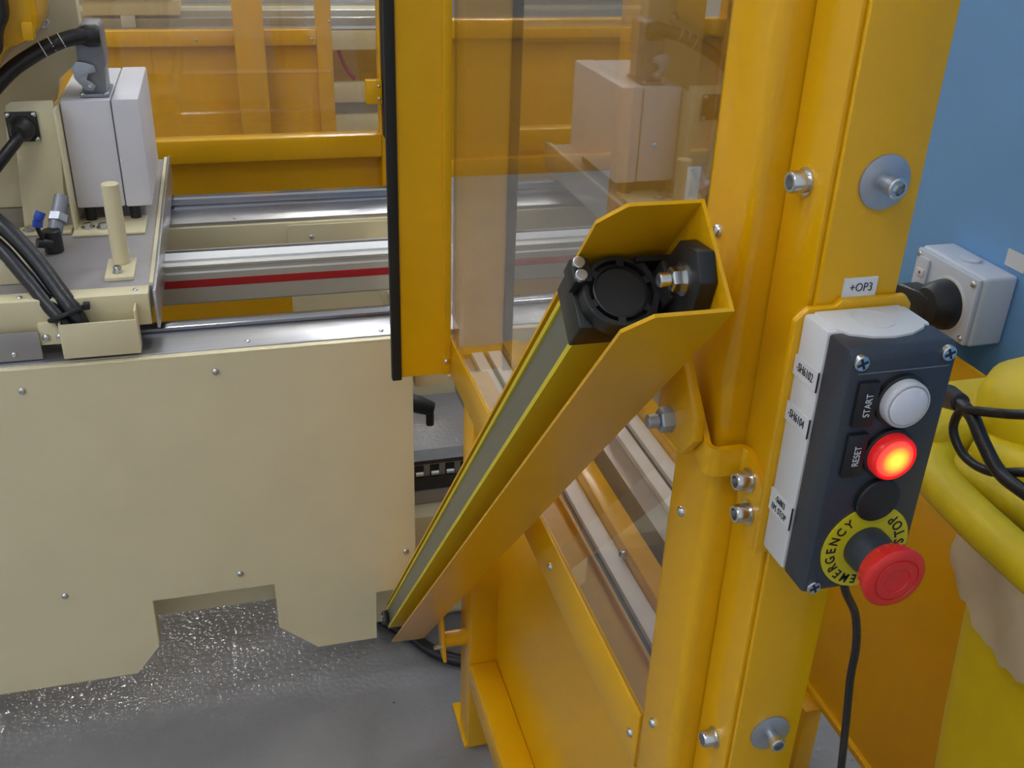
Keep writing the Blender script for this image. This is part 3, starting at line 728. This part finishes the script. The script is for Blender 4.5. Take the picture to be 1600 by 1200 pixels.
# objects seen under the track to the right of the cover
rc = thing('roller_track', 'dark slotted roller track low behind the right end of the cream cover', 'roller track', (0.38, 1.78, 0.26))
mk('side_face', bbox(B(), (0.20, 1.750, 0.315), (0.47, 1.753, 0.345)), 'darkslot', rc, smooth=False)
mk('side_frame', bbox(B(), (0.20, 1.755, 0.316), (0.47, 1.79, 0.384)), 'steel_plate', rc, smooth=False)
mk('lower_edge', bbox(B(), (0.20, 1.746, 0.283), (0.47, 1.86, 0.315)), 'steel_plate', rc, smooth=False)
mk('top_plate', bbox(B(), (0.20, 1.752, 0.376), (0.47, 1.795, 0.385)), 'darkslot', rc, smooth=False)
for k in range(6):
    x = 0.280 + 0.0325*k
    sl = mk('slot', bbox(B(), (x-0.0095, 1.7525, 0.346), (x+0.0095, 1.7552, 0.372)), 'rubber', rc, smooth=False)
    mk('roller', cyl(B(), (x-0.008, 1.752, 0.354), (x+0.008, 1.752, 0.354), 0.006, 12), 'zinc', sl)
bx = thing('cream_box', 'cream steel box beneath the dark roller track', 'box', (0.35, 1.74, 0.0))
mk('body', bbox(B(), (0.20, 1.70, 0.02), (0.48, 1.84, 0.282), 0.004), 'cream', bx)
mk('foot', bbox(B(), (0.22, 1.72, 0.0), (0.46, 1.82, 0.02)), 'cream', bx)
tl = thing('hose_nozzle', 'black nozzle on a hose hanging above the wet floor behind the cover', 'nozzle', (0.38, 2.1, 0.30))
mk('body', lathe(B(), [(0.012, 0), (0.020, 0.01), (0.022, 0.05), (0.018, 0.085), (0, 0.088)], (0.330, 2.1, 0.345), (0.9, 0, -0.42), 16), 'black', tl)
mk('tip', cyl(B(), (0.402, 2.10, 0.305), (0.402, 2.10, 0.266), 0.010, 12), 'black', tl)
mk('hose', tube(B(), [(0.332, 2.1, 0.345), (0.27, 2.1, 0.36), (0.20, 2.12, 0.34), (0.10, 2.15, 0.25), (0.05, 2.2, 0.02)], 0.010), 'hose', tl)

# cable on the floor
fc = mk('floor_cable', tube(B(), [(0.18, 1.79, 0.013), (0.23, 1.705, 0.013), (0.275, 1.648, 0.013), (0.296, 1.612, 0.013), (0.323, 1.580, 0.013), (0.360, 1.553, 0.013), (0.42, 1.535, 0.013), (0.52, 1.53, 0.013), (0.62, 1.56, 0.013)], 0.013), 'hose', None, org=(0.35, 1.6, 0.0))
tag(fc, 'thick black cable lying curved on the grey floor behind the channel foot', 'cable')

# conveyor beyond the pane; the second copy stands for its dim reflection
for x0, ys, lab in ((0.527, 1.0, 'white two-strip belt conveyor directly behind the clear pane'), (0.745, 1.26, 'second white belt conveyor added for the dim reflection of the first')):
    cv = thing('belt_conveyor', lab, 'conveyor', (x0+0.04, 1.5, 0), 'belt conveyors behind the pane')
    mk('belt', bbox(B(), (x0, ys, 0.385), (x0+0.028, 2.20, 0.400), 0.001), 'whitestrip', cv)
    mk('belt', bbox(B(), (x0+0.042, ys, 0.385), (x0+0.075, 2.20, 0.400), 0.001), 'whitestrip', cv)
    mk('centre_slot', bbox(B(), (x0+0.026, ys, 0.380), (x0+0.044, 2.20, 0.388)), 'darkslot', cv, smooth=False)
    mk('side_beam', bbox(B(), (x0+0.077, ys, 0.33), (x0+0.118, 2.20, 0.425), 0.002), 'yellow', cv)
    mk('side_beam', bbox(B(), (x0-0.042, ys, 0.30), (x0-0.002, 2.20, 0.385), 0.002), 'steel_plate', cv)
    for y in (ys+0.05, 2.10):
        mk('leg', bbox(B(), (x0+0.02, y, 0), (x0+0.06, y+0.05, 0.385), 0.002), 'yellow', cv)
    put('stud', ME['socket'], cv, (x0+0.0775, 1.330, 0.412), (-1, 0, 0.2))
ip = thing('inner_post', 'wide yellow post standing on the far conveyor behind the clear pane', 'post', (0.85, 1.95, 0.426))
mk('tube', bbox(B(), (0.776, 1.900, 0.438), (0.915, 2.000, 2.2), 0.006), 'yellow', ip)
mk('base_plate', bbox(B(), (0.760, 1.880, 0.4258), (0.930, 2.020, 0.438), 0.002), 'yellow', ip)
put('rivet', ME['dome'], ip, (0.832, 1.900, 0.985), (0, -1, 0))

# ================================================================== carriage with its fittings
ca = thing('robot_carriage', 'grey steel carriage plate with cream front bar riding on the robot track', 'carriage', (-0.5, 2.0, 0.80))
mk('plate', bbox(B(), (-1.2, 1.640, 0.838), (-0.1455, 2.420, 0.855), 0.001), 'steel_plate', ca)
mk('front_bar', bbox(B(), (-1.2, 1.602, 0.802), (-0.152, 1.6395, 0.857), 0.002), 'cream', ca)
mk('side_plate', bbox(B(), (-0.1450, 1.602, 0.795), (-0.1400, 2.430, 0.861), 0.001), 'steel', ca)
mk('edge_strip', bbox(B(), (-0.1520, 1.640, 0.8550), (-0.1455, 2.420, 0.860)), 'cream', ca, smooth=False)
put('recessed_screw', ME['rivet'], ca, (-0.172, 1.619, 0.8565), (0, 0, 1))
put('recessed_screw', ME['rivet'], ca, (-0.345, 1.619, 0.8565), (0, 0, 1))
for y in (1.665, 2.333):
    for x in (-0.30, -0.95):
        mk('bearing_block', bbox(B(), (x, y-0.010, 0.789), (x+0.10, y+0.045, 0.837), 0.002), 'steel', ca)
mk('front_plate', bbox(B(), (-0.70, 1.584, 0.764), (-0.3215, 1.588, 0.811), 0.0005), 'steel_plate', ca)
put('plate_screw', ME['rivet'], ca, (-0.362, 1.584, 0.776), (0, -1, 0))
mk('tray_bracket', bbox(B(), (-0.322, 1.590, 0.785), (-0.282, 1.6015, 0.822), 0.001), 'cream', ca)
for x in (-0.312, -0.292): put('dome_screw', ME['dome'], ca, (x, 1.590, 0.798), (0, -1, 0))
# open cable tray on the front bar
ty = thing('cable_tray', 'small open-topped cream tray bolted on the carriage front bar', 'tray', (-0.23, 1.58, 0.768))
mk('front_wall', bbox(B(), (-0.288, 1.566, 0.769), (-0.172, 1.569, 0.828), 0.001), 'cream', ty)
mk('side_wall', bbox(B(), (-0.288, 1.569, 0.769), (-0.285, 1.6015, 0.830), 0.0005), 'cream', ty)
mk('side_wall', bbox(B(), (-0.175, 1.569, 0.769), (-0.172, 1.6015, 0.842), 0.0005), 'cream', ty)
mk('tray_floor', bbox(B(), (-0.285, 1.569, 0.769), (-0.175, 1.6015, 0.772)), 'cream', ty, smooth=False)

hs = thing('hose_pair', 'pair of thick black ribbed hoses rising from the small cream tray', 'hose', (-0.26, 1.59, 0.775))
mk('hose', tube(B(), [(-0.248, 1.587, 0.775), (-0.262, 1.592, 0.828), (-0.284, 1.615, 0.862), (-0.320, 1.66, 0.905), (-0.362, 1.70, 0.945), (-0.43, 1.76, 0.985), (-0.50, 1.80, 1.00)], 0.0135), 'hose', hs)
mk('hose', tube(B(), [(-0.268, 1.584, 0.775), (-0.281, 1.588, 0.820), (-0.306, 1.610, 0.850), (-0.340, 1.645, 0.890), (-0.380, 1.69, 0.925), (-0.45, 1.75, 0.960), (-0.52, 1.79, 0.975)], 0.0120), 'hose', hs)
ctie = mk('cable_tie', lathe(B(), [(0.030, -0.003), (0.031, 0), (0.030, 0.003)], (-0.276, 1.592, 0.836), (-0.3, 0.25, 0.8), 18), 'rubber', hs)
mk('tie_head', bbox(B(), (-0.250, 1.583, 0.843), (-0.240, 1.595, 0.853), 0.001), 'rubber', ctie)

pg = thing('stop_peg', 'cream round peg on a square base standing in front of the pale junction box', 'peg', (-0.20, 1.715, 0.855))
mk('base', bbox(B(), (-0.223, 1.668, 0.8552), (-0.177, 1.760, 0.8620), 0.001), 'cream', pg)
mk('peg', cyl(B(), (-0.200, 1.738, 0.862), (-0.200, 1.738, 1.000), 0.0142, 24, ch=0.001), 'cream', pg)
put('base_bolt', ME['socket'], pg, (-0.203, 1.690, 0.862), (0, 0, 1))

blk = thing('cable_guide', 'cream folded guide block at the left edge of the carriage plate', 'block', (-0.42, 1.69, 0.855))
mk('body', prism(B(), [(-0.60, 0.8555), (-0.342, 0.8555), (-0.340, 0.886), (-0.378, 0.926), (-0.60, 0.926)], AX['y'], 1.682, 1.740, 0.002), 'cream', blk)
put('dome_screw', ME['rivet'], blk, (-0.369, 1.682, 0.892), (0, -1, 0))

jb = thing('junction_box', 'pale grey two-part junction box standing on the carriage', 'junction box', (-0.223, 2.10, 0.86))
mk('body', bbox(B(), (-0.2900, 1.975, 0.886), (-0.2045, 2.285, 1.085), 0.004), 'boxwhite', jb)
mk('lid', bbox(B(), (-0.2035, 1.974, 0.885), (-0.1560, 2.286, 1.086), 0.004), 'boxwhite', jb)
mk('gasket', bbox(B(), (-0.2050, 1.978, 0.889), (-0.2030, 2.282, 1.082)), 'darkslot', jb, smooth=False)
mk('side_bracket', bbox(B(), (-0.2960, 1.930, 0.858), (-0.2915, 2.280, 1.080), 0.001), 'cream', jb)
mk('base_bracket', bbox(B(), (-0.2960, 1.900, 0.8555), (-0.170, 2.000, 0.8595), 0.001), 'cream', jb)
for x, y in ((-0.272, 1.94), (-0.245, 1.935)):
    put('bracket_bolt', ME['hexbolt'], jb, (x, y, 0.8597), (0, 0, 1))
for x, y in ((-0.27, 1.99), (-0.19, 1.99), (-0.27, 2.26), (-0.19, 2.26)):
    mk('bushing', cyl(B(), (x, y, 0.8555), (x, y, 0.887), 0.010, 12), 'black', jb)
hd = thing('connector_hood', 'upright grey metal plug connector with latch on top of the junction box', 'connector', (-0.232, 2.03, 1.085))
mk('socket_base', bbox(B(), (-0.256, 1.992, 1.0862), (-0.206, 2.085, 1.092), 0.001), 'greyhood', hd)
mk('hood', prism(B(), [(-0.251, 1.092), (-0.210, 1.092), (-0.209, 1.135), (-0.206, 1.140), (-0.206, 1.205), (-0.211, 1.211), (-0.238, 1.211), (-0.250, 1.196), (-0.252, 1.140)], AX['y'], 2.000, 2.078, 0.002), 'greyhood', hd)
lt_ = mk('latch', prism(B(), [(-0.254, 1.150), (-0.262, 1.140), (-0.260, 1.120), (-0.245, 1.100), (-0.232, 1.098), (-0.226, 1.106), (-0.232, 1.113), (-0.240, 1.118), (-0.236, 1.128), (-0.222, 1.131), (-0.224, 1.142), (-0.238, 1.148)], AX['y'], 1.990, 1.9995, 0.001), 'washer', hd)
mk('pivot', cyl(B(), (-0.236, 1.988, 1.107), (-0.236, 1.990, 1.107), 0.003, 10), 'zinc', lt_)
for x in (-0.251, -0.211): put('base_screw', ME['rivet'], hd, (x, 1.995, 1.0918), (0, 0, 1))
hh = thing('connector_hose', 'black corrugated hose curving from the grey plug connector to the left edge', 'hose', (-0.24, 1.99, 1.19))
mk('hose', tube(B(), [(-0.222, 1.980, 1.195), (-0.245, 1.975, 1.194), (-0.275, 1.968, 1.186), (-0.315, 1.960, 1.168), (-0.365, 1.950, 1.135), (-0.42, 1.94, 1.075), (-0.47, 1.935, 0.99)], 0.0135), 'hose', hh)
mk('gland', lathe(B(), [(0.017, 0), (0.019, 0.004), (0.019, 0.022), (0.016, 0.030), (0.014, 0.036), (0, 0.036)], (-0.206, 1.986, 1.194), (-1, -0.05, 0.0), 12), 'black', hh)
for k, q in enumerate(((-0.268, 1.970, 1.189), (-0.284, 1.967, 1.183), (-0.300, 1.963, 1.176))):
    mk('white_band', lathe(B(), [(0.0136, -0.0007), (0.0141, -0.0007), (0.0141, 0.0007), (0.0136, 0.0007)], q, (-0.9, -0.2, -0.38), 18), 'paint_white', hh)

# tower and plug at the far left of the carriage
tw = thing('robot_pedestal', 'cream steel pedestal plate standing at the left behind the hoses', 'pedestal', (-0.40, 2.1, 0.855))
mk('front_plate', prism(B(), [(-0.386, 1.006), (-0.372, 1.006), (-0.384, 0.8565), (-0.312, 0.8565), (-0.298, 1.006), (-0.2975, 1.090), (-0.366, 1.090), (-0.376, 1.082)], AX['y'], 1.955, 1.962, 0.001), 'cream', tw)
mk('foot_tab', bbox(B(), (-0.392, 1.920, 0.8555), (-0.300, 1.962, 0.8600), 0.001), 'cream', tw)
mk('pedestal_plate', prism(B(), [(-0.60, 0.8555), (-0.322, 0.8555), (-0.322, 1.055), (-0.312, 1.060), (-0.300, 1.100), (-0.262, 1.130), (-0.2500, 1.20), (-0.2500, 1.75), (-0.60, 1.75)], AX['y'], 2.100, 2.140, 0.002), 'cream', tw)
put('foot_bolt', ME['hexbolt'], tw, (-0.372, 1.938, 0.860), (0, 0, 1))
put('plate_bolt', ME['hexbolt'], tw, (-0.312, 2.100, 1.203), (0, -1, 0))
pl = thing('flange_plug', 'square black flange plug with cable on the cream pedestal plate', 'plug', (-0.352, 1.95, 1.045))
mk('flange', bbox(B(), (-0.379, 1.949, 1.020), (-0.327, 1.9548, 1.073), 0.003), 'black', pl)
mk('barrel', lathe(B(), [(0.022, 0), (0.022, 0.008), (0.019, 0.016), (0.012, 0.024), (0, 0.024)], (-0.353, 1.949, 1.045), (-0.2, -1, -0.15), 20), 'black', pl)
mk('cable', tube(B(), [(-0.354, 1.945, 1.043), (-0.362, 1.925, 1.030), (-0.385, 1.915, 1.005), (-0.42, 1.91, 0.965), (-0.46, 1.91, 0.91)], 0.0105), 'hose', pl)
for x, zz in ((-0.374, 1.068), (-0.332, 1.068), (-0.332, 1.025), (-0.374, 1.025)):
    put('flange_screw', ME['rivet'], pl, (x, 1.949, zz), (0, -1, 0))
vv = thing('shutoff_valve', 'small pneumatic valve with blue lever between hoses and junction box', 'valve', (-0.315, 1.86, 0.855))
mk('body', cyl(B(), (-0.318, 1.83, 0.8555), (-0.318, 1.83, 0.896), 0.016, 16, ch=0.002), 'black', vv)
mk('pipe', cyl(B(), (-0.316, 1.84, 0.880), (-0.301, 1.890, 0.936), 0.0125, 16), 'greyhood', vv)
mk('fitting', lathe(B(), [(0.017, 0), (0.017, 0.014), (0, 0.014)], (-0.310, 1.858, 0.9), (0.15, 0.45, 0.5), 6), 'washer', vv)
mk('elbow', cyl(B(), (-0.318, 1.82, 0.874), (-0.340, 1.81, 0.880), 0.009, 12), 'black', vv)
mk('lever_arm', tube(B(), [(-0.330, 1.812, 0.886), (-0.334, 1.808, 0.905), (-0.334, 1.806, 0.916)], 0.004), 'black', vv)
mk('lever_grip', tube(B(), [(-0.334, 1.806, 0.910), (-0.331, 1.808, 0.922), (-0.325, 1.812, 0.934)], 0.0085), 'bluelever', vv, label='blue lever grip')
# robot fragment in the upper left corner
ro = thing('industrial_robot', 'yellow orange robot arm casting with dark cover in the upper left corner', 'robot', (-0.42, 1.9, 1.2))
mk('casting', prism(B(), [(-0.62, 1.10), (-0.390, 1.130), (-0.362, 1.168), (-0.350, 1.185), (-0.330, 1.190), (-0.300, 1.205), (-0.290, 1.235), (-0.284, 1.50), (-0.62, 1.50)], AX['y'], 1.905, 2.06, 0.012, 3), 'yellow', ro)
mk('dark_cover', prism(B(), [(-0.60, 1.135), (-0.385, 1.150), (-0.350, 1.185), (-0.345, 1.215), (-0.330, 1.240), (-0.318, 1.46), (-0.60, 1.46)], AX['y'], 1.870, 1.904, 0.008, 3), 'black', ro)
mk('lug', bbox(B(), (-0.318, 1.895, 1.200), (-0.300, 1.925, 1.230), 0.004), 'yellow', ro)

# ================================================================== first far guard fence (y = 2.75)
f1 = thing('guard_fence', 'yellow guard fence directly behind the robot track, with low beam and clear pane', 'fence', (-0.5, 2.78, 0))
mk('beam', bbox(B(), (-2.2, 2.752, 0.750), (0.398, 2.806, 0.812), 0.004), 'yellow', f1)
mk('sheet_panel', bbox(B(), (-2.2, 2.800, 0.10), (0.398, 2.803, 0.755)), 'yellow', f1, smooth=False)
mk('post', bbox(B(), (0.398, 2.752, 0.0), (0.430, 2.812, 2.2), 0.004), 'yellow', f1)
mk('bottom_rail', bbox(B(), (-2.2, 2.752, 0.06), (0.90, 2.81, 0.12), 0.004), 'yellow', f1)
mk('pane', bbox(B(), (-2.2, 2.778, 0.812), (0.398, 2.782, 2.2)), 'pane_far', f1, smooth=False, label='scuffed clear pane')
mk('plinth', bbox(B(), (-2.2, 2.735, 0.0), (0.90, 2.75, 0.058)), 'cream', f1, smooth=False)
g2 = thing('edge_strip', 'tall black rubber edge strip on the post behind the robot track', 'edge strip', (0.405, 2.73, 0.81))
mk('rubber', bbox(B(), (0.400, 2.712, 0.812), (0.4165, 2.7515, 2.2), 0.002), 'rubber', g2)
mk('metal_lip', bbox(B(), (0.4085, 2.7085, 0.815), (0.4115, 2.712, 2.2)), 'zinc', g2, smooth=False)
yb = thing('hinge_block', 'small yellow block with two bolts beside the far black edge strip', 'block', (0.39, 2.74, 0.93))
mk('body', bbox(B(), (0.356, 2.722, 0.900), (0.399, 2.7505, 0.962), 0.003), 'yellow', yb)
for zz in (0.915, 0.947): put('bolt', ME['rivet'], yb, (0.390, 2.722, zz), (0, -1, 0))

# ================================================================== second far guard (y = 4.5)
f2 = thing('guard_fence', 'farther yellow guard fence seen through the scuffed pane, sheet below and open above', 'fence', (-0.5, 4.5, 0))
mk('beam', bbox(B(), (-2.6, 4.480, 0.764), (0.385, 4.54, 0.826), 0.004), 'yellow', f2)
mk('sheet_panel', bbox(B(), (-2.6, 4.520, 0.05), (0.385, 4.524, 0.764)), 'yellow', f2, smooth=False)
mk('frame_upright', bbox(B(), (0.385, 4.480, 0.0), (0.450, 4.54, 2.2), 0.004), 'yellow', f2)
mk('post', bbox(B(), (0.050, 4.400, 0.0), (0.170, 4.478, 2.2), 0.006), 'yellow', f2)
mk('pane', bbox(B(), (-2.6, 4.505, 0.826), (0.385, 4.509, 2.2)), 'pane_far', f2, smooth=False)
for x, zz in ((0.367, 0.790), (-0.10, 0.790), (-0.55, 0.790)): put('rivet', ME['dome'], f2, (x, 4.480, zz), (0, -1, 0))
put('rivet', ME['dome'], f2, (0.44, 4.480, 0.86), (0, -1, 0))

t2 = thing('robot_track', 'distant second cream robot track with steel rails behind the far yellow guard', 'robot track', (0.3, 5.1, 0))
mk('front_beam', bbox(B(), (-2.6, 4.900, 0.672), (0.9, 4.96, 0.758), 0.003), 'cream', t2)
mk('rail_base', bbox(B(), (-2.6, 4.905, 0.758), (0.9, 5.03, 0.766)), 'steel', t2, smooth=False)
mk('linear_rail', bbox(B(), (-2.6, 5.020, 0.750), (0.9, 5.06, 0.800), 0.004), 'steel', t2)
mk('profile', bbox(B(), (-2.6, 5.15, 0.70), (0.9, 5.25, 0.815), 0.003), 'alu', t2)
mk('cream_ledge', bbox(B(), (-2.6, 5.42, 0.70), (0.9, 5.50, 0.790), 0.003), 'cream', t2)
mk('rear_plate', bbox(B(), (-2.6, 5.50, 0.70), (0.9, 6.1, 0.800)), 'steel', t2, smooth=False)
mk('lower_beam', bbox(B(), (-2.6, 4.900, 0.432), (0.9, 4.96, 0.520), 0.003), 'cream', t2)
mk('dark_recess', bbox(B(), (-2.6, 4.935, 0.372), (0.9, 4.97, 0.432)), 'steel_plate', t2, smooth=False)
mk('base_beam', bbox(B(), (-2.6, 4.900, 0.27), (0.9, 4.96, 0.372), 0.003), 'cream', t2)
mk('yellow_sheet', bbox(B(), (-2.6, 5.35, 0.1), (0.9, 5.36, 0.70)), 'yellow', t2, smooth=False)
for x in (-2.4, -0.4, 0.75):
    mk('leg', bbox(B(), (x, 4.97, 0), (x+0.1, 5.07, 0.70), 0.003), 'cream', t2)
c2 = thing('distant_carriage', 'distant cream carriage block on the second robot track', 'carriage', (-0.37, 5.05, 0.80))
mk('body', bbox(B(), (-0.575, 4.99, 0.816), (-0.166, 5.30, 0.880), 0.004), 'cream', c2)
mk('top_plate', bbox(B(), (-0.60, 4.98, 0.880), (-0.20, 5.35, 0.892), 0.001), 'steel', c2)
mk('foot_block', bbox(B(), (-0.42, 4.97, 0.767), (-0.36, 5.018, 0.816), 0.002), 'offwhite', c2)
rcab = mk('red_cable', tube(B(), [(0.52, 4.99, 0.68), (0.548, 4.985, 0.60), (0.575, 4.98, 0.55), (0.60, 4.98, 0.525)], 0.009), 'redstripe', None, org=(0.55, 4.98, 0.52))
tag(rcab, 'red cable hanging between the distant cream beams', 'cable')

# ================================================================== behind the pane, far right
f3 = thing('guard_fence', 'yellow guard fence added far behind the clear pane to tint the view through it', 'fence', (1.3, 3.4, 0))  # fence added to bring yellow into the view through the pane
mk('sheet_panel', bbox(B(), (0.725, 3.40, 0.56), (1.70, 3.404, 0.96)), 'yellow', f3, smooth=False)
mk('beam', bbox(B(), (0.725, 3.37, 0.96), (1.70, 3.43, 1.02), 0.004), 'yellow', f3)
mk('beam', bbox(B(), (0.725, 3.37, 0.50), (1.70, 3.43, 0.56), 0.004), 'yellow', f3)
mk('post', bbox(B(), (0.685, 3.37, 0.0), (0.725, 3.43, 2.2), 0.004), 'yellow', f3)
mk('post', bbox(B(), (1.70, 3.37, 0.0), (1.76, 3.43, 2.2), 0.004), 'yellow', f3)
mc = thing('added_cabinet', 'dark grey cabinet added far behind the clear pane to darken the view through it', 'cabinet', (2.1, 3.2, 0))  # dark block added to dim what shows through the pane
mk('body', bbox(B(), (1.80, 2.95, 0.06), (2.50, 3.45, 1.80), 0.01), 'charcoal', mc)
mk('plinth', bbox(B(), (1.83, 2.98, 0.0), (2.47, 3.42, 0.06)), 'black', mc, smooth=False)
for x0 in (1.815, 2.155):
    dr = mk('door', bbox(B(), (x0, 2.935, 0.12), (x0+0.33, 2.949, 1.74), 0.004), 'greyhood', mc)
    mk('handle', bbox(B(), (x0+0.27, 2.915, 0.95), (x0+0.29, 2.934, 1.10), 0.004), 'black', dr)
